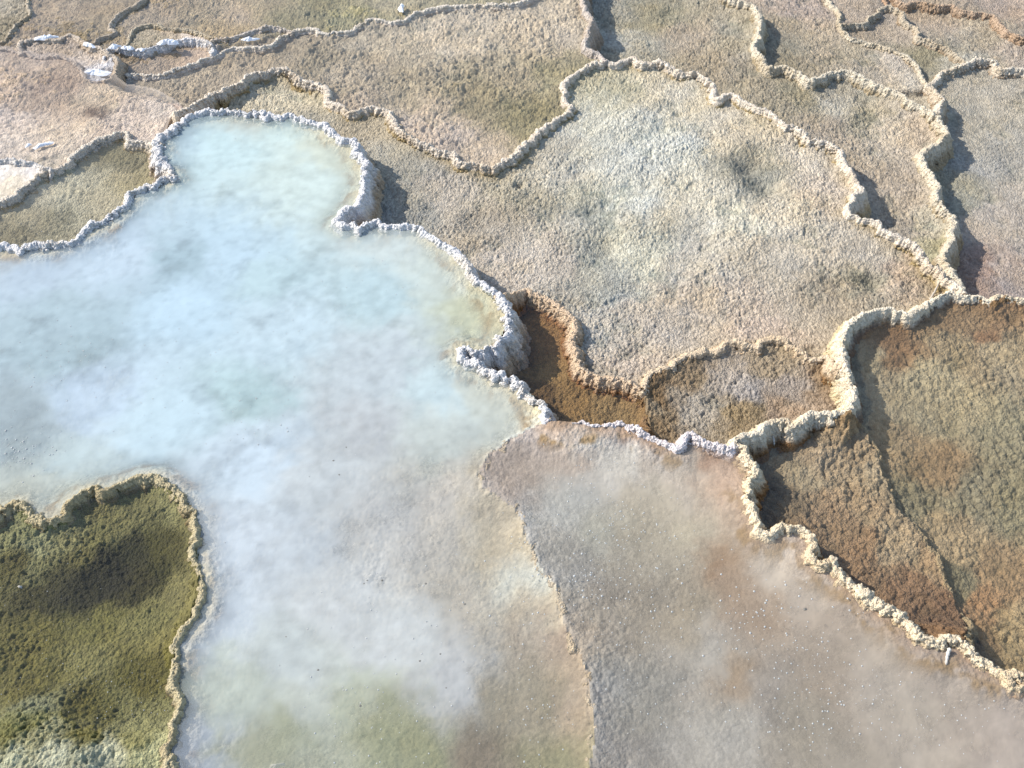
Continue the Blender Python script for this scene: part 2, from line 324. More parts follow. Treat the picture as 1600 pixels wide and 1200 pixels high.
# aprons rising to the rims
HM = np.where(is_('D', 'G', 'H', 'J', 'F', 'N', 'U', 'V', 'W', 'S', 'T', 'X', 'K1', 'K2', 'L', 'M'), HM+(np.minimum(ZH-.018, HM+.05)-HM)*np.exp(-dd/.030)*.75, HM)
HM = np.where(is_('Y1', 'Y2', 'Z1', 'Z2', 'O'), HM+.030*np.exp(-dd/.03), HM)
# ridges, pits and mounds of the beige terrace
g = (AX*.93-AY*.36); g2 = (AX*.36+AY*.93)
rd = np.abs(fbm(g*4, g2*1.8, 1.5, 4, 41))*2.2; HM = np.where(is_('D'), HM+.004*(ss(.0, .6, rd)-.5), HM)
for (px, py, r, a) in ((1172,262,.05,-.035),(1195,290,.06,-.028),(925,330,.05,-.02),(940,390,.07,-.022),(1362,440,.05,-.025),(745,345,.06,-.02),(905,270,.05,-.018),(1060,250,.09,.012),
                       (1250,330,.09,.012),(980,450,.05,-.015),(1150,225,.05,.015),(1225,290,.04,.012),(812,290,.02,-.03),(1000,200,.2,.012)):
    HM = np.where(is_('D'), HM+a*blob(px, py, .19, r), HM)
for (px, py, r, a) in ((170,905,.07,-.012),(80,925,.05,-.01),(235,870,.06,-.01),(60,860,.07,.006),(50,1190,.12,.055),(150,1195,.10,.06),(235,1188,.08,.055),(20,1150,.06,.02)):
    HM = np.where(is_('C'), HM+a*blob(px, py, .23, r), HM)
HM = np.where(is_('J'), HM+.10*np.exp(-dd/.12)*ss(3.3, 2.6, AY)+.0, HM)
HM = HM.astype(np.float32)

# ------------------------------------------------------------------ colours (as tones in daylight) at traced spots
def C(s):
    out = []
    for it in s.split(';'):
        v = [float(q) for q in it.split(',')]
        if len(v) >= 5: out.append(v[:5]+[v[5] if len(v) > 5 else 1.0])
    return out
COL = {}
COL['A'] = C("350,250,196,220,222;450,230,203,221,216;290,250,190,212,220;400,200,205,214,205;490,310,207,222,216;530,260,212,218,200;350,430,186,210,224;200,430,190,208,222;60,440,182,199,214;20,400,190,190,185;"
 "130,560,170,192,200;100,530,170,190,198;30,700,165,180,186;300,500,188,213,228;280,440,166,190,200;390,640,178,203,206,.7;580,480,184,207,213;430,460,184,208,214,.7;450,540,196,216,226;600,600,196,205,210;700,630,197,215,219;"
 "560,700,196,199,201;250,680,191,213,223;150,650,190,208,225;420,740,196,211,223;500,760,201,206,208;370,880,203,212,221;340,990,196,205,214;460,880,197,204,210;600,850,202,201,198;700,800,199,193,184;"
 "550,950,206,208,208;620,1020,205,207,206;700,700,200,206,200;760,640,205,208,196;790,800,190,179,158;790,860,196,184,160;720,950,192,184,170;850,960,196,184,162;870,1020,170,153,136;800,1120,165,155,134;600,1170,160,162,128,.7;"
 "560,1120,186,190,166,.6;450,1165,172,174,144,.7;400,1185,172,172,144,.6;500,1110,196,200,188;380,1100,190,196,182;310,1190,186,194,206;850,1180,150,146,114;760,1190,150,136,116;700,1080,196,196,195;650,1185,158,158,122,.7;100,740,190,206,208;60,770,196,200,188;"
 "700,450,205,214,206;640,400,205,215,212;760,500,206,208,176;900,1100,176,160,140;480,1060,200,206,204;810,930,205,206,196;670,880,196,190,180")
COL['Bp'] = C("850,720,178,163,152;950,740,187,184,180;1050,760,186,176,166;1130,760,192,166,146;900,800,171,173,173;950,850,165,165,156;1000,870,166,158,142;1050,840,180,171,150;1110,890,158,130,102,.4;1130,920,162,140,118,.5;1180,840,165,145,125;"
 "1160,950,160,141,123;950,950,150,142,131;1000,1100,146,144,139;900,900,152,150,146;1100,1030,168,165,161;1200,900,187,177,167;1250,950,176,165,155;1300,1000,165,152,140;1350,1050,174,164,154;1280,1080,155,143,131;1400,1120,168,160,152;"
 "1500,1100,166,156,149;1590,1180,166,156,151;1200,1100,155,148,142;1130,1170,170,167,162;1400,990,168,147,126;1000,690,150,120,100;1120,720,152,118,96;800,740,165,150,138;940,1180,142,138,134;1060,960,158,148,132;1250,1150,150,143,133;"
 "1330,930,170,146,122;1480,1050,160,150,142;900,1000,158,146,132;1140,1060,160,140,118,.6;1020,800,178,170,155")
COL['C'] = C("60,850,160,156,125;30,830,140,136,102;110,840,148,142,108;200,830,136,128,90;180,900,46,42,14,1.5;125,905,54,50,18,1.4;150,885,52,48,18,1.4;210,868,58,54,20;60,925,80,74,34;245,860,84,78,34;85,912,66,62,26;240,890,70,66,24;215,905,66,60,22;140,850,130,124,84;60,885,140,134,98;130,870,120,112,70;270,920,142,132,92;50,1000,122,113,64;150,980,126,118,70;220,980,142,133,88;130,1050,142,134,92;60,1080,118,109,58;220,1070,110,101,48;120,1120,106,97,46;160,1130,110,102,54;"
 "50,1140,128,122,80;200,1110,130,124,84;60,1155,168,162,138,.5;100,1197,206,202,190,.5;240,1188,202,197,168,.6;30,1197,192,190,177,.5;170,1197,200,196,184,.5;140,1165,120,112,70;20,880,96,88,44;270,820,150,142,104;60,1110,150,146,118;215,1150,150,144,108;-150,1000,120,110,62;150,790,128,118,80")
COL['D'] = C("450,150,194,180,146;400,150,188,174,140;430,130,190,172,135;360,150,180,160,120;500,170,180,168,138;560,210,165,150,120;620,260,165,156,134;700,300,176,162,142;630,330,150,146,134;750,350,160,147,126;800,300,160,150,124;850,250,182,171,146;950,140,176,168,134;1050,140,192,179,150;950,200,190,189,174;"
 "1050,230,192,191,176;1150,200,192,176,145;1250,240,192,176,150;1172,262,140,136,116,.6;1200,295,150,146,126,.6;1230,320,192,176,145;1290,300,192,170,140;925,320,158,156,138,.7;1000,300,192,191,176;1000,400,192,187,160;935,400,160,157,138,.8;"
 "1100,400,192,180,158;1200,400,186,171,146;1350,400,182,166,140;1362,440,146,138,114,.6;1430,430,184,156,124;850,400,187,172,152;900,500,176,167,152;1000,500,182,166,145;1100,480,187,167,140;1250,480,176,158,132;1200,510,186,160,134;"
 "980,570,182,162,141;800,420,182,168,152;1310,480,170,148,112;950,460,158,156,142,.7;1150,340,196,190,170;1050,320,190,178,150")
COL['F'] = C("250,130,165,150,135;400,90,165,148,130;550,120,170,155,140;700,60,192,177,164;850,60,192,176,162;800,130,165,150,128;830,180,138,128,92;760,160,150,138,110;690,205,196,176,168;770,238,192,173,160;640,130,165,152,135;500,100,148,136,118,.7;"
 "880,120,150,140,108;600,60,179,165,150;440,80,160,145,128;820,215,150,140,105;560,160,178,160,146")
COL['G'] = C("960,60,168,163,148;1020,30,146,137,108;1000,70,166,156,132;1080,60,165,148,124;1150,60,170,158,132;1130,110,162,147,122;1200,150,160,148,124;1300,160,172,164,146;1300,210,165,150,130;1400,200,182,167,146;1450,210,184,164,138;1345,190,152,142,116;"
 "1400,290,174,158,138;1450,350,178,167,142;1400,350,166,153,136;1470,390,165,156,116;940,20,160,155,140;1250,150,150,140,112")
COL['H'] = C("1220,40,165,150,125;1250,20,180,160,144;1300,80,172,156,132;1380,100,187,172,152;1440,150,186,175,158;1230,80,148,138,114;1350,90,165,152,126")
COL['J'] = C("1560,150,172,162,144;1520,200,166,158,142;1560,250,162,157,147;1560,350,172,160,147;1530,420,160,132,116;1580,430,165,150,140;1500,300,146,142,124;1590,300,176,165,152")
for k in ('K1', 'K2', 'L', 'M'): COL[k] = C("1340,15,172,154,134;1400,50,168,152,132;1440,90,140,132,104;1530,65,165,152,130;1470,30,172,152,128;1590,85,178,160,140;1580,15,170,148,128;1520,110,165,160,145;1540,40,172,156,130")
COL['N'] = C("60,110,170,151,136;60,160,165,146,131;150,150,187,170,152;20,150,187,167,152;143,180,112,94,80,.25;200,180,198,180,167;30,225,202,188,178;100,230,192,177,162;180,200,192,174,160;250,170,198,184,174;85,130,160,140,126;20,190,195,180,172")
COL['O'] = C("100,330,165,160,135;90,345,124,119,90,.7;180,240,135,125,84;200,262,126,118,80;160,290,178,170,142;60,300,182,174,150;20,362,118,112,84;130,350,165,158,130;215,285,165,152,98;150,320,176,168,140;-60,350,140,132,100;110,250,150,136,96;130,300,180,174,150;40,320,178,170,146;110,310,176,170,146;30,345,160,152,126;200,285,172,160,124;170,330,172,164,138")
COL['P'] = C("10,270,230,226,226;50,275,228,222,220;10,300,215,205,190")
COL['S'] = C("250,95,158,146,130;210,90,126,116,100;300,75,150,135,118;230,110,160,148,130;300,90,175,160,146")
COL['T'] = C("235,58,162,148,124;220,65,150,138,112;300,55,196,182,172;260,50,170,152,130")
COL['U'] = C("90,75,168,150,134;60,70,175,158,142;150,90,176,160,146;150,110,190,190,200")
COL['V'] = C("100,30,168,154,134;60,60,160,146,128;150,50,165,150,120;100,50,148,136,116")
COL['W'] = C("400,20,165,152,128;250,15,168,150,130;300,20,160,144,120;350,45,172,152,118;500,15,138,132,100;440,30,150,142,110;600,10,170,160,134;560,25,160,154,118;380,25,178,160,145")
COL['X'] = C("10,25,165,152,128;10,40,145,134,110")
COL['Y1'] = C("820,490,104,78,48;840,520,148,110,64;860,500,132,94,54;870,580,152,120,74;900,620,142,110,64;850,620,98,74,44;960,640,142,116,80;800,540,100,66,36;830,470,120,100,72;880,540,150,112,68")
COL['Y2'] = C("1025,625,134,106,68;1022,655,138,110,70;1035,600,136,110,76;1050,620,150,136,116;1150,600,167,157,148;1100,640,166,156,142;1150,645,150,128,90;1230,600,162,147,132;1285,585,150,122,88;1060,590,150,128,98;1230,640,167,142,116;1200,570,160,140,110;1020,650,150,134,108")
COL['Z1'] = C("1300,720,150,130,100;1250,740,136,123,96;1350,800,150,125,88;1400,850,156,136,102;1300,820,138,110,74;1430,930,130,96,60;1490,960,120,86,52;1230,720,130,115,90;1210,770,108,92,68;1400,780,142,124,92;1380,740,165,146,112;1350,870,140,108,70;1460,880,150,122,84;1330,700,152,128,90")
COL['Z2'] = C("1385,530,122,88,50,.7;1400,560,128,94,56,.8;1500,510,134,108,74;1500,550,140,123,92;1560,560,150,135,106;1450,600,152,142,114;1560,680,136,131,106;1400,700,147,124,88;1360,560,147,138,116;1360,620,150,140,118;1450,720,142,114,76;1500,850,152,130,94;1560,900,140,112,74;"
 "1520,980,128,98,62;1490,900,110,106,82;1590,1000,152,132,92;1590,800,130,125,96;1470,820,146,126,92;1510,780,128,122,98;1540,940,150,110,66;1540,540,130,94,58,.7;1420,780,120,116,92;1590,480,140,110,76;1480,650,148,138,110")
def s2l(c):
    c = np.asarray(c, np.float64)/255; return np.where(c <= .04045, c/12.92, ((c+.055)/1.055)**2.4)
ADJ = {'A': (.80, 1.02), 'Bp': (.72, 1.20), 'C': (1.05, .82), 'D': (.60, 1.15), 'F': (.68, 1.27), 'J': (.75, 1.08), 'N': (.85, 1.36), 'O': (.62, 1.30), 'Z1': (.62, 1.30), 'Z2': (.60, 1.34), 'Y1': (.78, .98), 'Y2': (.8, 1.08), 'P': (1, 1)}
GAIN = {'Bp': np.array([.97, .965, .95]), 'F': np.array([1.03, 1.0, .86]), 'D': 1.10, 'H': .98, 'J': 1.15, 'O': np.array([.97, .95, .86]), 'P': .88, 'S': np.array([1.2, 1.08, .95]), 'T': 1.15, 'U': 1.1, 'V': np.array([.92, .84, .72]), 'W': np.array([.99, .95, .82]), 'X': .92, 'Y1': np.array([1.1, 1.05, .8]), 'Z1': np.array([1.1, 1.05, .95]), 'Z2': np.array([1.07, 1., .84]), 'N': np.array([1.02, 1., .93]), 'C': np.array([.94, 1.0, .85])}
def field(key, x, y, z, warp=.06, power=2.0, soft=.045):
    if key in ('C', 'Z1', 'Z2', 'Y1', 'Y2'): power, soft, warp = 2.8, .03, .04
    """albedo at x, y from the tones noted around the basin, their borders broken up by noise"""
    wx = x+warp*1.2*fbm(x, y, 6, 3, 11)+warp*.8*fbm(x, y, 24, 3, 12); wy = y+warp*1.2*fbm(x, y, 6, 3, 13)+warp*.8*fbm(x, y, 24, 3, 14)
    acc = np.zeros((len(x), 3)); tot = np.zeros(len(x))
    for (px, py, r, g_, b_, wt) in COL[key]:
        cx, cy = unproj(px, py, z); cl = s2l((r, g_, b_))
        w = wt/(((wx-cx)**2+(wy-cy)**2)+soft*soft*wt)**(power/2)
        lu = cl @ np.array([.21, .72, .07]); sa, ga = ADJ.get(key, (.72, 1.2)); cl = (lu+(cl-lu)*sa)*ga
        w = w*w; acc += w[:, None]*cl; tot += w
    return acc/tot[:, None]*ALB*GAIN.get(key, 1.0)

# ------------------------------------------------------------------ materials
def mat(name, rough=.75, spec=.3, bump=.35, fine=260., var=.18, vor=0.):
    m = bpy.data.materials.new(name); m.use_nodes = True; N = m.node_tree.nodes; L = m.node_tree.links
    p = N['Principled BSDF']; p.inputs['Roughness'].default_value = rough; p.inputs['Specular IOR Level'].default_value = spec
    at = N.new('ShaderNodeAttribute'); at.attribute_name = 'tone'
    tc = N.new('ShaderNodeNewGeometry')
    n = N.new('ShaderNodeTexNoise'); n.inputs['Scale'].default_value = 75; n.inputs['Detail'].default_value = 6; n.inputs['Roughness'].default_value = .65
    L.new(tc.outputs['Position'], n.inputs['Vector'])
    mr = N.new('ShaderNodeMapRange'); mr.inputs[1].default_value = .25; mr.inputs[2].default_value = .75; mr.inputs[3].default_value = 1-var; mr.inputs[4].default_value = 1+var
    L.new(n.outputs['Fac'], mr.inputs[0])
    vm = N.new('ShaderNodeVectorMath'); vm.operation = 'SCALE'; L.new(at.outputs['Color'], vm.inputs[0]); L.new(mr.outputs[0], vm.inputs['Scale'])
    L.new(vm.outputs[0], p.inputs['Base Color'])
    nf = N.new('ShaderNodeTexNoise'); nf.inputs['Scale'].default_value = fine; nf.inputs['Detail'].default_value = 4; nf.inputs['Roughness'].default_value = .6
    L.new(tc.outputs['Position'], nf.inputs['Vector'])
    src = nf.outputs['Fac']
    if vor:
        v = N.new('ShaderNodeTexVoronoi'); v.inputs['Scale'].default_value = vor; L.new(tc.outputs['Position'], v.inputs['Vector'])
        ad = N.new('ShaderNodeMath'); ad.operation = 'SUBTRACT'; L.new(nf.outputs['Fac'], ad.inputs[0]); L.new(v.outputs['Distance'], ad.inputs[1]); src = ad.outputs[0]
    b = N.new('ShaderNodeBump'); b.inputs['Strength'].default_value = bump; b.inputs['Distance'].default_value = .006
    L.new(src, b.inputs['Height']); L.new(b.outputs[0], p.inputs['Normal'])
    return m
M_FLOOR = mat('nodular_travertine', .75, .25, .95, 280, .30, 130)
M_SILT = mat('silted_floor', .8, .2, .4, 260, .16, 130)
M_CRUST = mat('rim_crust', .75, .3, .9, 260, .14, 170)
M_FACE = mat('rim_face', .8, .25, .95, 240, .26, 140)
def water_mat(name, gloss=.04, rough=.06):
    m = bpy.data.materials.new(name); m.use_nodes = True; N = m.node_tree.nodes; L = m.node_tree.links
    for q in list(N):
        if q.type != 'OUTPUT_MATERIAL': N.remove(q)
    out = [q for q in N][0]
    at = N.new('ShaderNodeAttribute'); at.attribute_name = 'tone'; op = N.new('ShaderNodeAttribute'); op.attribute_name = 'cloud'
    df = N.new('ShaderNodeBsdfDiffuse'); tr = N.new('ShaderNodeBsdfTransparent'); gl = N.new('ShaderNodeBsdfGlossy'); gl.inputs['Roughness'].default_value = rough
    L.new(at.outputs['Color'], df.inputs['Color'])
    mx = N.new('ShaderNodeMixShader'); L.new(op.outputs['Fac'], mx.inputs[0]); L.new(tr.outputs[0], mx.inputs[1]); L.new(df.outputs[0], mx.inputs[2])
    fr = N.new('ShaderNodeFresnel')
    gb = N.new('ShaderNodeNewGeometry'); mi = N.new('ShaderNodeMapRange'); mi.inputs[3].default_value = 1.33; mi.inputs[4].default_value = 1/1.33
    L.new(gb.outputs['Backfacing'], mi.inputs[0]); L.new(mi.outputs[0], fr.inputs['IOR'])
    geo = N.new('ShaderNodeNewGeometry'); nz = N.new('ShaderNodeTexNoise'); nz.inputs['Scale'].default_value = 30; L.new(geo.outputs['Position'], nz.inputs['Vector'])
    bp = N.new('ShaderNodeBump'); bp.inputs['Strength'].default_value = .05; bp.inputs['Distance'].default_value = .004; L.new(nz.outputs['Fac'], bp.inputs['Height'])
    L.new(bp.outputs[0], fr.inputs['Normal']); L.new(bp.outputs[0], gl.inputs['Normal'])
    m2 = N.new('ShaderNodeMixShader'); L.new(fr.outputs[0], m2.inputs[0]); L.new(mx.outputs[0], m2.inputs[1]); L.new(gl.outputs[0], m2.inputs[2])
    L.new(m2.outputs[0], out.inputs['Surface'])
    return m
M_WATER = water_mat('cloudy_water')

# ------------------------------------------------------------------ mesh helpers
def mesh_obj(name, co, quads, m, tone=None, parent=None, cloud=None, smooth=True):
    me = bpy.data.meshes.new(name); co = np.asarray(co, np.float32); quads = np.asarray(quads, np.int32); k = quads.shape[1]
    me.vertices.add(len(co)); me.vertices.foreach_set('co', co.ravel())
    me.loops.add(quads.size); me.loops.foreach_set('vertex_index', quads.ravel())
    me.polygons.add(len(quads)); me.polygons.foreach_set('loop_start', np.arange(0, quads.size, k, dtype=np.int32))
    me.update(calc_edges=True)
    me.polygons.foreach_set('use_smooth', np.full(len(quads), smooth, bool))
    if tone is not None:
        a = me.attributes.new('tone', 'FLOAT_COLOR', 'POINT'); c = np.ones((len(co), 4), np.float32); c[:, :3] = np.clip(tone, 0, .93); a.data.foreach_set('color', c.ravel())
    if cloud is not None:
        a = me.attributes.new('cloud', 'FLOAT', 'POINT'); a.data.foreach_set('value', np.asarray(cloud, np.float32))
    me.materials.append(m)
    o = bpy.data.objects.new(name, me); scene.collection.objects.link(o)
    if parent is not None: o.parent = parent
    return o
def tag(o, label, cat, group=None, kind=None):
    o['label'] = label; o['category'] = cat
    if group: o['group'] = group
    if kind: o['kind'] = kind
    return o

# ------------------------------------------------------------------ basin floors (one relief, cut along the rims)
def axis(lo, hi, step_fn, far):
    v = [lo]
    while v[-1] < hi: v.append(v[-1]+step_fn(v[-1]))
    s = step_fn(hi)
    while v[-1] < far: s *= 1.25; v.append(v[-1]+s)
    s = step_fn(lo); w = [lo]
    while w[-1] > -far: s *= 1.25; w.append(w[-1]-s)
    return np.array(w[::-1][:-1]+v)
gx = axis(-3.05, 3.05, lambda x: .0033 if abs(x) < 1.75 else .0045, 60)
gy = axis(.95, 5.6, lambda y: .0030+.0011*max(0, y-1.2), 60)
GX, GY = np.meshgrid(gx, gy, indexing='ij'); sh = GX.shape; X = GX.ravel(); Y = GY.ravel()
lab = near(LB, X, Y); HMs = samp(HM, X, Y)
HN = near(HM, X, Y); dh = samp(DH, X, Y)
Z = np.where(dh < .012, HN, HMs)
amp = np.array([B[k]['amp'] for k in KEYS], np.float32)[lab]; scl = np.array([B[k]['sc'] for k in KEYS], np.float32)[lab]
wob = .0035*fbm(X, Y, 40, 2, 5)
nod = np.zeros(len(X), np.float32); big = np.zeros(len(X), np.float32); val = np.zeros(len(X), np.float32)
for n, k in enumerate(KEYS):
    m = lab == n
    if not m.any(): continue
    x = X[m]+wob[m]; y = Y[m]+wob[m]
    d, v = worley(x, y, B[k]['sc'], n % 5); d2, v2 = worley(x, y, B[k]['sc']*.42, n % 3)
    nod[m] = np.sqrt(np.clip(1-(d/.76)**2, 0, 1))*(.70+.42*v); big[m] = np.sqrt(np.clip(1-(d2/.85)**2, 0, 1))*(.4+.5*v2)*(.55 if k in 'DJ' else .9); val[m] = v
patch = ss(-.45, .35, fbm(X, Y, 6, 3, 8)); pits = ss(.12, .5, fbm(X, Y, 9, 4, 81, .6))*np.isin(lab, [ID[q_] for q_ in 'DFGHJNVWZ' if q_ in ID]+[ID['Z1'], ID['Z2'], ID['Y2']])
detail = amp*(nod*(.35+.8*patch)+1.25*big*(.35+1.0*patch)-.7)-.007*pits+amp*.5*fbm(X, Y, 120, 2, 6)
inside = ((np.abs(X) < 3.2) & (Y < 5.8) & (Y > .8))
far_r = np.hypot(np.maximum(np.abs(X)-3.3, 0), np.maximum(np.maximum(Y-5.9, .8-Y), 0))
Z = Z+np.where(inside, detail, 0)
Z = np.where(far_r > 0, Z+(.05*fbm(X, Y, 1.1, 3, 21)-Z)*ss(0, 3, far_r)-.0*far_r, Z).astype(np.float32)
CO = np.stack([X, Y, Z], 1)
I = np.arange(sh[0]*sh[1]).reshape(sh)
Q = np.stack([I[:-1, :-1], I[1:, :-1], I[1:, 1:], I[:-1, 1:]], -1).reshape(-1, 4)
ql = np.max(lab[Q], axis=1)
print('relief verts', len(CO))
MILKY = ('A', 'Bp')
for n, k in enumerate(KEYS):
    q = Q[ql == n]
    if not len(q): print('EMPTY BASIN', k); continue
    ids, inv = np.unique(q, return_inverse=True); q = inv.reshape(-1, 4)
    x, y = X[ids], Y[ids]
    t = field(k, x, y, B[k]['z'])
    sp = fbm(x, y, 60, 3, 3)[:, None]; t = t*(1+.13*sp)
    # single nodules differ in tone
    t = t*(1+.36*(val[ids][:, None]-.5))
    t = t*(1+.20*fbm(x, y, 4.5, 4, 61)[:, None])*(1+np.array([.05, 0, -.10])*fbm(x, y, 8, 3, 62)[:, None])
    t = t*(1-np.array([.26, .22, .22])*(pits[ids]*np.clip(.6+fbm(x, y, 40, 2, 82), 0, 1))[:, None])
    dr = dh[ids][:, None]
    if k == 'A': t = t*np.array([.94, .92, .89])
    if k in MILKY:   # yellow-tan bacterial fringe along the waterline
        f = np.exp(-(dr/.050)**2)*np.clip(.75+.6*fbm(x, y, 18, 2, 4)[:, None], 0, 1); t = t*(1-f)+f*s2l((212, 200, 168) if k == 'A' else (165, 140, 118))*ALB
        f = ss(-.05, .35, fbm(x, y, 22, 3, 71)[:, None])*np.exp(-((dr-.060)/.026)**2)*.85; t = t*(1-f)+f*s2l((150, 124, 84))*ALB
    elif k == 'D':
        f = np.exp(-(dr/.05)**2)*np.clip(.35+.8*fbm(x, y, 9, 2, 4)[:, None], 0, 1); t = t*(1-f)+f*s2l((170, 150, 110))*ALB
    elif k in ('Z1', 'Z2', 'Y1'):
        f = np.exp(-(dr/.055)**2)*np.clip(.5+.9*fbm(x, y, 9, 2, 4)[:, None], 0, 1)*.75; t = t*(1-f)+f*s2l((138, 104, 64))*ALB
    o = mesh_obj('terrace_floor', CO[ids], q, M_SILT if k in MILKY+('P',) else M_FLOOR, t)
    tag(o, B[k]['label'], 'ground', kind='structure')

# ------------------------------------------------------------------ water
DEPTHK = {'A': 30, 'Bp': 22, 'C': .2, 'F': 3, 'N': 7, 'O': 5, 'S': 4, 'V': 4, 'W': 4, 'Y1': .8, 'Z1': 1.6, 'Z2': 1.6}
CLOUD = {'A': [(350,250,.85),(450,230,.8),(300,450,.95),(100,480,.92),(130,560,.7),(30,700,.6),(390,640,.75),(250,650,.95),(580,480,.85),(640,400,.8),(600,600,.75),(700,630,.9),(420,740,.93),
 (500,760,.65),(370,880,.9),(340,1000,.9),(600,850,.45),(700,800,.4),(550,950,.6),(620,1020,.85),(790,850,.3),(720,950,.35),(850,960,.3),(850,1100,.3),(600,1140,.4),(450,1150,.4),(400,1070,.7),(700,1070,.7),(760,1180,.3),(740,500,.7),(560,700,.6),(760,700,.6)],
 'Bp': [(900,740,.8),(1050,760,.85),(900,850,.75),(1000,860,.5),(1100,880,.35),(1180,840,.4),(1150,960,.45),(950,950,.7),(1000,1100,.9),(1100,1030,.75),(1200,900,.85),(1250,980,.7),(1350,1050,.7),(1280,1080,.5),(1400,1120,.8),
 (1500,1100,.85),(1200,1120,.7),(930,1180,.5),(1400,1000,.6),(880,1000,.4)]}
WLAB = {'A': 'milky blue water of the large pool', 'Bp': 'grey cloudy water of the lower right pool', 'C': 'clear water over olive algae at lower left', 'F': 'thin cloudy water over the upper brownish pool',
        'N': 'thin water film over the pinkish flat', 'O': 'thin greenish water of the left edge pool', 'S': 'thin water of the little grey pool', 'V': 'thin water of the top left pool',
        'W': 'thin water of the long top edge pool', 'Y1': 'clear water over the dark brown hollow', 'Z1': 'clear water over the raised brown shelf', 'Z2': 'clear water over the deep floor of the tan basin'}
for k, kk in DEPTHK.items():
    n = ID[k]; wz = B[k]['water']; m = LB == n
    s_ = 1
    ii = np.arange(NX*NY).reshape(NX, NY)
    mm = m | (np.roll(m, 1, 0)) | (np.roll(m, -1, 0)) | (np.roll(m, 1, 1)) | (np.roll(m, -1, 1))
    if k in ('A', 'Bp', 'Z1', 'Z2'):  mm = m      # meets its neighbour exactly along the submerged ridge
    fm = mm[:-1, :-1]
    q = np.stack([ii[:-1, :-1][fm], ii[1:, :-1][fm], ii[1:, 1:][fm], ii[:-1, 1:][fm]], -1)
    ids, inv = np.unique(q, return_inverse=True); q = inv.reshape(-1, 4)
    x = AX.ravel()[ids]; y = AY.ravel()[ids]
    if k in ('A', 'Bp'): wz = .310
    if k in ('Z1', 'Z2'): wz = .242
    dep = np.clip(wz-HM.ravel()[ids], 0.0, .5)
    turb = 1+.10*fbm(x, y, 5, 4, 31)+.25*fbm(x, y, 21, 4, 32)
    cl = 1-np.exp(-dep*kk*np.clip(turb, .15, 3))
    if k in ('A', 'Bp'):
        q_ = np.zeros(len(x)); tt = np.zeros(len(x)); wx = x+.09*fbm(x, y, 5, 4, 51); wy = y+.09*fbm(x, y, 5, 4, 52)
        for (px, py, v) in CLOUD[k]:
            cx, cy = unproj(px, py, .31); ww = 1/((wx-cx)**2+(wy-cy)**2+.02)**2; q_ += ww*v; tt += ww
        cl = cl*np.clip((.20+q_/tt*(.82 if k == 'A' else .80))*(1-.22*ss(.10, .55, fbm(x, y, 7, 5, 53, .6))+.22*fbm(x, y, 32, 4, 54)), 0, .94)
    t = field(k, x, y, B[k]['z'], warp=.06)
    wisp = ss(.0, .6, fbm(x, y, 6, 5, 33, .6))[:, None]
    if k == 'A': t = t*np.array([.955, 1.0, 1.045])*(1+.01*wisp+.07*fbm(x, y, 45, 3, 35)[:, None])
    elif k == 'Bp': t = t*(1.04+.05*wisp+.05*fbm(x, y, 45, 3, 35)[:, None])*np.array([1.03, 1.0, .94])
    elif k == 'C': t = t*0+s2l((160, 158, 125))*ALB
    elif k in ('Z1', 'Z2', 'Y1'): t = t*0+s2l((165, 155, 130))*ALB
    o = mesh_obj('pool_water', np.stack([x, y, np.full(len(x), wz)], 1), q, M_WATER, t, cloud=cl)
    tag(o, WLAB[k], 'water', kind='structure')

# ------------------------------------------------------------------ rims
def spline(x, y, z, step):
    P = np.stack([x, y, z], 1); out = []
    E = np.vstack([2*P[0]-P[1], P, 2*P[-1]-P[-2]])
    for i in range(1, len(E)-2):
        p0, p1, p2, p3 = E[i-1], E[i], E[i+1], E[i+2]
        n = max(4, int(np.linalg.norm(p2-p1)/step*1.6)); t = np.linspace(0, 1, n, endpoint=False)[:, None]
        out.append(.5*((2*p1)+(-p0+p2)*t+(2*p0-5*p1+4*p2-p3)*t*t+(-p0+3*p1-3*p2+p3)*t**3))
    out.append(P[-1:]); A = np.vstack(out)
    s = np.concatenate([[0], np.cumsum(np.linalg.norm(np.diff(A[:, :2], axis=0), axis=1))])
    S = np.arange(0, s[-1], step)
    return np.stack([np.interp(S, s, A[:, i]) for i in range(3)], 1), S
def smooth1(a, n):
    k = np.ones(n)/n; p = np.concatenate([np.full(n, a[0]), a, np.full(n, a[-1])]); return np.convolve(p, k, 'same')[n:-n]
def normals(P):   # grid normals
    du = np.gradient(P, axis=0); dv = np.gradient(P, axis=1); nn = np.cross(du, dv); L = np.linalg.norm(nn, axis=2, keepdims=True)+1e-9; return nn/L
TAN_ = dict(off=(False, False))
RIMS['submerged'] = dict(z=.306, w=.0085, crest=(206,190,166), fl=(150,126,104), fr=(196,180,154), label='low tan submerged rim winding down the middle between the milky and grey cloudy pools', wx=SW['sub'][0], wy=SW['sub'][1], wz=np.minimum(SW['sub'][2], .325)+.0)
RIMS['shelfedge'] = dict(z=.2, w=.0100, crest=(176,156,122), fl=(120,108,84), fr=(158,134,98), label='low tan ridge slanting down across the submerged floor of the right basin', wx=SW['step'][0], wy=SW['step'][1], wz=SW['step'][2])
LAT = [0, .25, .48, .68, .84, .96, 1.04, 1.05]; DZ = [0, .02, .07, .16, .30, .50, .78, 1.05]; NF = 12
rng2 = np.random.RandomState(3)
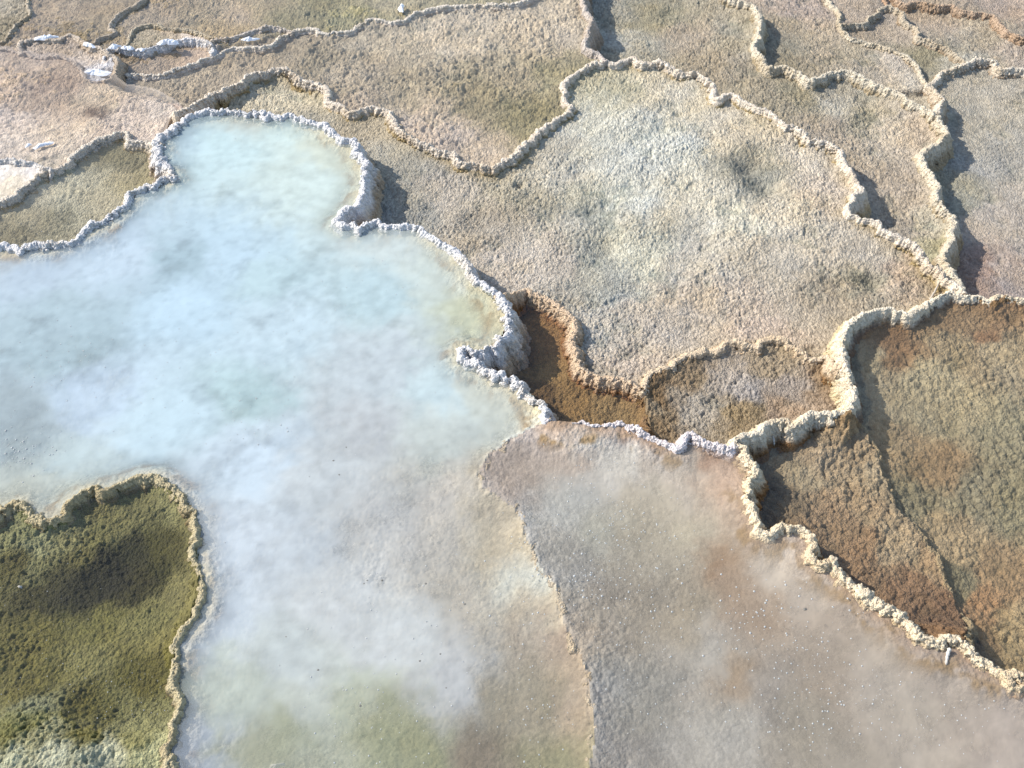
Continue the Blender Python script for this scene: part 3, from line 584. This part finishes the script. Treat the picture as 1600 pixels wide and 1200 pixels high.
for ki, (key, R) in enumerate(RIMS.items()):
    A, S = spline(R['wx'], R['wy'], R['wz'], .0027)
    keep = (np.abs(A[:, 0]) < 3.9) & (A[:, 1] < 6.5) & (A[:, 1] > .6)
    if keep.sum() < 10: continue
    A = A[keep]; S = S[keep]; n = len(A); so = ki*37.1; w0 = R['w']
    T = np.gradient(A[:, :2], axis=0); T /= np.linalg.norm(T, axis=1, keepdims=True)+1e-9
    T = np.stack([smooth1(T[:, 0], 9), smooth1(T[:, 1], 9)], 1); T /= np.linalg.norm(T, axis=1, keepdims=True)+1e-9
    Nn = np.stack([-T[:, 1], T[:, 0]], 1)           # left of travel
    nz = lambda f, s: vn2(S*f+so, np.full(n, s+ki*1.7))
    # scallops: the crest wanders in little loops
    mod = .45+.55*ss(-.5, .5, nz(4, 9.))
    ph = np.cumsum(70+130*(.5+.5*nz(7, 3.))+60*nz(19, 13.))*.0027
    sc_ = np.abs(np.sin(ph*.5))**.8*2-1
    me_ = w0*.38*mod*sc_+w0*(.35+.55*ss(-.3, .6, nz(5, 71.)))*nz(52, 4.)*1.25+w0*1.15*nz(15, 7.)+w0*.32*nz(110, 14.)
    A[:, :2] += Nn*me_[:, None]
    A[:, 2] += .0040*nz(21, 5.)+.0028*nz(66, 6.)+.0016*nz(140, 16.)
    w = w0*(.84+.50*nz(8, 41.)+.22*nz(26, 1.)+.20*nz(75, 8.)+.15*nz(150, 18.)); w = np.clip(w, w0*.42, None)
    cols = []; meta = []
    sides = {}
    for sgn in (1, -1):
        off = .055
        fz = near(HM, A[:, 0]+Nn[:, 0]*sgn*off, A[:, 1]+Nn[:, 1]*sgn*off); fz = np.minimum(fz, near(HM, A[:, 0]+Nn[:, 0]*sgn*.035, A[:, 1]+Nn[:, 1]*sgn*.035))
        fz = smooth1(fz, 21); fz = np.minimum(fz, A[:, 2]-w*1.2-.004); sides[sgn] = fz
    def side(sgn):
        out = []
        fz = sides[sgn]; drop = A[:, 2]-w*1.05-fz+.012
        for l, dz in zip(LAT[1:], DZ[1:]): out.append((sgn*l*w, A[:, 2]-dz*w, 0.0))
        flute = .5+.5*nz(34, 12.+sgn)+.4*nz(80, 22.+sgn)
        for j in range(1, NF+1):
            u = j/NF
            led = .0045*(((A[:, 2]-w*1.05-drop*u)*62+.6*nz(9, 31.)) % 1.0)
            lat = w*(.90+.10*u)+led*min(1, 3*u)+drop*(.05+.30*u**1.5)+.008*flute*np.sin(math.pi*u)*np.clip(drop/.06, .3, 1)+.012*u**3*np.clip(drop/.04, .25, 1)
            out.append((sgn*lat, A[:, 2]-w*1.05-drop*u, u))
        return out
    prof = [(o, z, u, -1) for (o, z, u) in side(-1)][::-1]+[(np.zeros(n), A[:, 2]+0, 0., 0)]+[(o, z, u, 1) for (o, z, u) in side(1)]
    P = np.stack([np.stack([A[:, 0]+Nn[:, 0]*o, A[:, 1]+Nn[:, 1]*o, z], 1) for (o, z, u, s_) in prof], 1)
    NR = normals(P); c = len(prof)
    if NR[:, c//2, 2].mean() < 0: NR = -NR
    p = P.astype(np.float32)
    b1 = 1-np.abs(vn3(p[..., 0]*78, p[..., 1]*78, p[..., 2]*78))*2; b2 = vn3(p[..., 0]*190+5, p[..., 1]*190, p[..., 2]*190); b3 = vn3(p[..., 0]*34+9, p[..., 1]*34, p[..., 2]*34); b4 = vn3(p[..., 0]*330+3, p[..., 1]*330, p[..., 2]*330)
    U = np.array([q[2] for q in prof])[None, :]; sdn = np.array([q[3] for q in prof])[None, :]
    k_ = (w0/.0105)**.7
    dsp = (.0018*b1+.0034*b2+.0030*b3+.0022*b4)*k_*(1+.55*(U > 0)*np.sin(np.pi*np.clip(U, 0, 1))) 
    dsp = dsp*(.75+.75*ss(-.5, .6, nz(7, 61.)))[:, None]
    P = P+NR*dsp[..., None]
    for e in (0, -1): P[e] = np.stack([np.full(c, A[e, 0]), np.full(c, A[e, 1]), P[e][:, 2]-.004], 1)
    # tones
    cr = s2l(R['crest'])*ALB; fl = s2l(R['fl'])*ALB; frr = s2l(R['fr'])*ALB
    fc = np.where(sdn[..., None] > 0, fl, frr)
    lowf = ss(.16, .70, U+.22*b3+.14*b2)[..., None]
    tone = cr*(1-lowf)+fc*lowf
    st = ss(.15, .6, vn3(p[..., 0]*11, p[..., 1]*11, p[..., 2]*11+7))[..., None]       # weathered stretches
    wear = np.array(R['crest'])*np.array([.86, .80, .70]) if key != 'blue' else np.array([222, 206, 178])
    tone = tone*(1-.40*st*(1-lowf))+s2l(wear)*ALB*.40*st*(1-lowf)
    tone = tone*(1+.14*b2[..., None]+.12*b4[..., None])
    gi = np.arange(n*c).reshape(n, c)
    root = bpy.data.objects.new('travertine_rim', None); scene.collection.objects.link(root)
    mid = A[n//2]; root.location = (float(mid[0]), float(mid[1]), float(min(sides[1][n//2], sides[-1][n//2]))); root.empty_display_size = .05
    tag(root, R['label'], 'rim', 'travertine rims between the pools')
    fa = c//2-7; fb = c//2+7
    loc = np.array(root.location)
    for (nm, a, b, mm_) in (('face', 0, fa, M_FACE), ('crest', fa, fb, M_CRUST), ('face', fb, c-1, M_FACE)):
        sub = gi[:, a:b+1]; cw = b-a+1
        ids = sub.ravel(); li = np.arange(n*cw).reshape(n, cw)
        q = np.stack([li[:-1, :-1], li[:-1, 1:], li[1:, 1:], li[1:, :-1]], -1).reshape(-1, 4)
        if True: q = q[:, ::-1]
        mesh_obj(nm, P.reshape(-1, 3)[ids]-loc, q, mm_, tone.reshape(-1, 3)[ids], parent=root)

# ------------------------------------------------------------------ small things lying about
def plain(name, col, rough=.6, spec=.4, bump=.3, scale=300):
    m = bpy.data.materials.new(name); m.use_nodes = True; N = m.node_tree.nodes; L = m.node_tree.links; p = N['Principled BSDF']
    n = N.new('ShaderNodeTexNoise'); n.inputs['Scale'].default_value = scale; n.inputs['Detail'].default_value = 4
    g_ = N.new('ShaderNodeNewGeometry'); L.new(g_.outputs['Position'], n.inputs['Vector'])
    r = N.new('ShaderNodeValToRGB'); r.color_ramp.elements[0].color = (*[c*.72 for c in col], 1); r.color_ramp.elements[1].color = (*[min(.9, c*1.15) for c in col], 1)
    r.color_ramp.elements[0].position = .3; r.color_ramp.elements[1].position = .7
    L.new(n.outputs['Fac'], r.inputs[0]); L.new(r.outputs[0], p.inputs['Base Color']); p.inputs['Roughness'].default_value = rough; p.inputs['Specular IOR Level'].default_value = spec
    b = N.new('ShaderNodeBump'); b.inputs['Strength'].default_value = bump; b.inputs['Distance'].default_value = .003; L.new(n.outputs['Fac'], b.inputs['Height']); L.new(b.outputs[0], p.inputs['Normal'])
    return m
M_SALT = plain('white_salt', (.80, .80, .82)); M_TWIG = plain('crusted_twig', (.40, .34, .26)); M_STONE = plain('dark_stone', (.14, .13, .11))
M_ICE = plain('drip_crust', (.52, .48, .41)); M_BUB = plain('bubble_film', (.40, .40, .38), .8, .1, 0)
def ground_z(x, y):
    return float(samp(HM, np.array([x]), np.array([y]))[0])
def lump(name, px, py, z, rx, ry, h, m, seed, ang=0.):
    """irregular low mound of crystals"""
    x0, y0 = unproj(px, py, z); nr, na = 14, 48; co = [(0, 0, h)]; f = []
    for i in range(1, nr+1):
        r = i/nr
        for j in range(na):
            a = 2*math.pi*j/na; edge = 1+.32*math.sin(2*a+seed)+.2*math.sin(3*a+seed*2.1)+.12*math.sin(7*a+seed*3)
            u, v = math.cos(a)*r*rx*edge, math.sin(a)*r*ry*edge
            zz = h*(1-r**2.2)*(1+.5*float(vn2(np.array([u*120+seed]), np.array([v*120]))[0]))-.004*r
            co.append((u*math.cos(ang)-v*math.sin(ang), u*math.sin(ang)+v*math.cos(ang), zz))
    q = []
    for i in range(nr-1):
        for j in range(na):
            a, b = 1+i*na+j, 1+i*na+(j+1) % na; q.append((a, b, b+na, a+na))
    for j in range(0, na): q.append((0, 1+j, 1+(j+1) % na, 0)) if 0 else None
    me = bpy.data.meshes.new(name); me.from_pydata(co, [], [(0, 1+j, 1+(j+1) % na) for j in range(na)]+[(d_, c_, b_, a_)[::-1] for (a_, b_, c_, d_) in [(p_[0], p_[3], p_[2], p_[1]) for p_ in q]][::1]); me.update()
    for p_ in me.polygons: p_.use_smooth = True
    me.materials.append(m); o = bpy.data.objects.new(name, me); o.location = (float(x0), float(y0), z); scene.collection.objects.link(o); return o
for (px, py, z, rx, ry, h, an, lb) in ((264,66,.258,.040,.020,.016,.3,'largest fluffy white patch on the foamy edge at upper left'),(179,73,.262,.026,.013,.012,.1,'leftmost white patch on the foamy edge beside the oval basin'),
    (200,75,.258,.024,.014,.012,-.1,'small white patch between two others on the foamy edge'),(222,77,.257,.018,.008,.008,.0,'narrow smear of white foam hugging the foamy edge'),
    (66,226,.281,.034,.014,.006,.6,'slanted white patch lying on the pinkish flat at left'),(44,226,.281,.013,.010,.005,.2,'tiny round white patch on the pinkish flat left of the slanted one'),
    (390,61,.250,.034,.012,.010,.2,'flat white smear near the thin pale edge at the top'),(148,113,.258,.060,.026,.012,.2,'bluish white crust inside the lower end of the oval basin'),
    (72,59,.276,.050,.014,.012,.1,'white frosting on top of the oval basin edge'),(138,70,.276,.030,.014,.012,-.4,'white frosting where the narrow rim meets the oval basin'),
    (627,12,.242,.016,.030,.010,.1,'upright white smear touching the top edge of the photo'),(31,917,.268,.009,.007,.005,.3,'white crumbly clump standing in the dark olive pool'),
    (432,1196,.300,.016,.008,.008,.1,'small white crumb mound at the bottom edge under the milky pool')):
    tag(lump('salt_patch', px, py, z, rx, ry, h, M_SALT if py < 300 else M_ICE, px*.7, an), lb, 'salt patch', 'white salt patches')
def stick(name, pts, r, m, label, cat, grp=None):
    P = np.array([(*[float(q) for q in unproj(a, b, z)], z) for a, b, z in pts]); n = 14; t = np.linspace(0, 1, n)
    seg = np.linspace(0, 1, len(P)); C_ = np.stack([np.interp(t, seg, P[:, i]) for i in range(3)], 1); o0 = C_[0].copy(); C_ = C_-o0
    T_ = np.gradient(C_, axis=0); T_ /= np.linalg.norm(T_, axis=1, keepdims=True); up = np.array([0, 0, 1.]) if abs(T_[0, 2]) < .8 else np.array([1., 0, 0])
    U_ = np.cross(T_, up); U_ /= np.linalg.norm(U_, axis=1, keepdims=True); V_ = np.cross(T_, U_); co = []
    for i in range(n):
        for j in range(8):
            a = j*math.pi/4; rr = r*(1-.45*i/n)*(1+.35*math.sin(i*1.9+j*1.3)*.7); rr = rr*(.25 if i in (0, n-1) else 1)
            co.append(C_[i]+U_[i]*math.cos(a)*rr+V_[i]*math.sin(a)*rr)
    f = [(i*8+j, i*8+(j+1) % 8, (i+1)*8+(j+1) % 8, (i+1)*8+j) for i in range(n-1) for j in range(8)]+[tuple(range(8))[::-1], tuple(range((n-1)*8, n*8))]
    me = bpy.data.meshes.new(name); me.from_pydata([tuple(c) for c in co], [], f); me.update()
    for p_ in me.polygons: p_.use_smooth = True
    me.materials.append(m); o = bpy.data.objects.new(name, me); o.location = tuple(o0); scene.collection.objects.link(o); return tag(o, label, cat, grp)
stick('twig', [(1273,702,.215),(1290,688,.232),(1306,672,.245)], .005, M_TWIG, 'crusted twig slanting out beneath the cream corner rim', 'twig')
stick('twig', [(1452,470,.20),(1461,455,.21),(1468,440,.215)], .005, M_TWIG, 'short crusted twig on the beige terrace near the right junction of rims', 'twig')
stick('twig', [(154,541,.302),(170,528,.306),(185,517,.303)], .0022, M_TWIG, 'thin grey twig in the milky blue pool near the left side', 'twig')
stick('drip_spike', [(1207,664,.292),(1208,680,.262),(1210,696,.236)], .005, M_ICE, 'white drip spike hanging from the cream rim left of the corner', 'drip spike')
stick('drip_spike', [(1484,1012,.322),(1480,1026,.308),(1478,1039,.305)], .006, M_ICE, 'white spike poking into the cloudy pool from the ragged rim', 'drip spike')
rs = np.random.RandomState(11)
def pebble(px, py, z, r, lb, grp=None):
    x0, y0 = unproj(px, py, z); me = bpy.data.meshes.new('pebble'); co = []; n, k_ = 7, 10
    for i in range(n+1):
        th = math.pi*i/n
        for j in range(k_):
            a = 2*math.pi*j/k_; q = 1+.25*rs.rand()-.12; co.append((r*q*math.sin(th)*math.cos(a)*1.2, r*q*math.sin(th)*math.sin(a), r*.7*q*math.cos(th)))
    me.from_pydata(co, [], [(i*k_+j, (i+1)*k_+j, (i+1)*k_+(j+1) % k_, i*k_+(j+1) % k_) for i in range(n) for j in range(k_)]); me.update()
    for p_ in me.polygons: p_.use_smooth = True
    me.materials.append(M_STONE); o = bpy.data.objects.new('pebble', me); o.location = (float(x0), float(y0), z); scene.collection.objects.link(o); return tag(o, lb, 'pebble', grp)
pebble(1258, 952, .309, .0045, 'small black pebble at the surface of the grey cloudy pool', 'dark pebbles')
for (px, py) in ((541,699),(521,720),(530,742),(597,907),(569,912),(574,907),(656,1033),(688,1022),(697,1075),(563,1103),(665,912),(726,944),(497,1047),(447,995)):
    pebble(px, py, .309, .0028*(.7+.5*rs.rand()), 'tiny dark pebble in the pale grey shallows of the milky pool', 'dark pebbles in the milky shallows')
# bubbles drifting on the pools
def dome(r):
    co = [(0, 0, r*.8)]; k_ = 8
    for i in (1, 2, 3):
        th = math.pi/2*i/3
        for j in range(k_): co.append((r*math.sin(th)*math.cos(2*math.pi*j/k_), r*math.sin(th)*math.sin(2*math.pi*j/k_), r*.8*math.cos(th)))
    f = [(0, 1+j, 1+(j+1) % k_) for j in range(k_)]+[(1+i*k_+j, 1+(i+1)*k_+j, 1+(i+1)*k_+(j+1) % k_, 1+i*k_+(j+1) % k_) for i in range(2) for j in range(k_)]
    return co, f
CL = [(30,700,45,30,60,1.3,'A'),(40,690,70,60,60,1.0,'A'),(100,560,80,45,110,.8,'A'),(390,645,60,50,60,.9,'A'),(540,470,110,60,80,.7,'A'),(330,250,80,70,50,.7,'A'),(300,560,250,150,300,.65,'A'),(450,750,200,150,100,.6,'A'),(620,1000,160,160,150,.8,'A'),
      (820,930,60,80,60,1.,'A'),(830,1100,60,90,90,.8,'A'),(580,1120,90,60,70,.8,'A'),(970,840,80,80,260,.9,'Bp'),(1000,940,90,80,160,.9,'Bp'),(920,920,30,40,50,1.2,'Bp'),(1180,960,100,60,140,1.1,'Bp'),(1030,1080,110,80,120,.7,'Bp'),(1290,1100,110,90,260,.9,'Bp'),
      (1250,1030,90,80,120,.8,'Bp'),(1480,1130,100,60,90,.7,'Bp'),(920,740,60,40,60,.8,'Bp'),(220,260,50,40,40,.7,'O'),(60,360,60,20,50,.7,'O'),(200,1090,60,60,80,.6,'C'),(80,1000,80,120,90,.5,'C'),(100,215,60,30,40,.7,'N')]
WLV = {'A': .310, 'Bp': .310, 'O': .250, 'C': .290, 'N': .281}
bub = []
for (px, py, sx, sy, nn_, sz, k) in CL:
    for _ in range(int(nn_*.7)):
        a, b = px+sx*rs.randn()*.6, py+sy*rs.randn()*.6; x, y = unproj(a, b, WLV[k])
        if not (0 <= a <= 1600 and 0 <= b <= 1200) or KEYS[int(near(LB, np.array([x]), np.array([y]))[0])] != k: continue
        if float(samp(DH, np.array([x]), np.array([y]))[0]) < .03: continue
        bub.append((.0017*sz*min(1.7, math.exp(.38*rs.randn())), float(x), float(y), WLV[k], k))
bub.sort(reverse=True)
BL = {'A': 'little white bubble floating on the milky blue pool', 'Bp': 'little pale bubble floating on the grey cloudy pool', 'C': 'little bubble on the dark olive pool', 'O': 'little bubble on the greenish left pool', 'N': 'little bubble on the pinkish flat'}
BG = {'A': 'bubbles on the milky blue pool', 'Bp': 'bubbles on the grey cloudy pool', 'C': 'bubbles on the olive pool', 'O': 'bubbles on the greenish pool', 'N': 'bubbles on the pinkish flat'}
co, f = dome(1.0); bme = bpy.data.meshes.new('bubble'); bme.from_pydata(co, [], f); bme.update(); bme.materials.append(M_BUB)
for p_ in bme.polygons: p_.use_smooth = True
for (r, x, y, z, k) in bub[:300]:
    o = bpy.data.objects.new('bubble', bme); o.location = (x, y, z); o.scale = (r, r, r); scene.collection.objects.link(o); tag(o, BL[k], 'bubble', BG[k])
co_, f_ = [], []
for (r, x, y, z, k) in bub[300:]:
    n_ = len(co_); co_ += [(x+a*r, y+b*r, z+c*r) for a, b, c in co]; f_ += [tuple(i+n_ for i in q) for q in f]
me = bpy.data.meshes.new('fine_bubbles'); me.from_pydata(co_, [], f_); me.update(); me.materials.append(M_BUB)
for p_ in me.polygons: p_.use_smooth = True
o = bpy.data.objects.new('fine_bubbles', me); scene.collection.objects.link(o); tag(o, 'scatter of very fine white bubbles over the cloudy pools', 'bubbles', kind='stuff')
print('bubbles', len(bub))
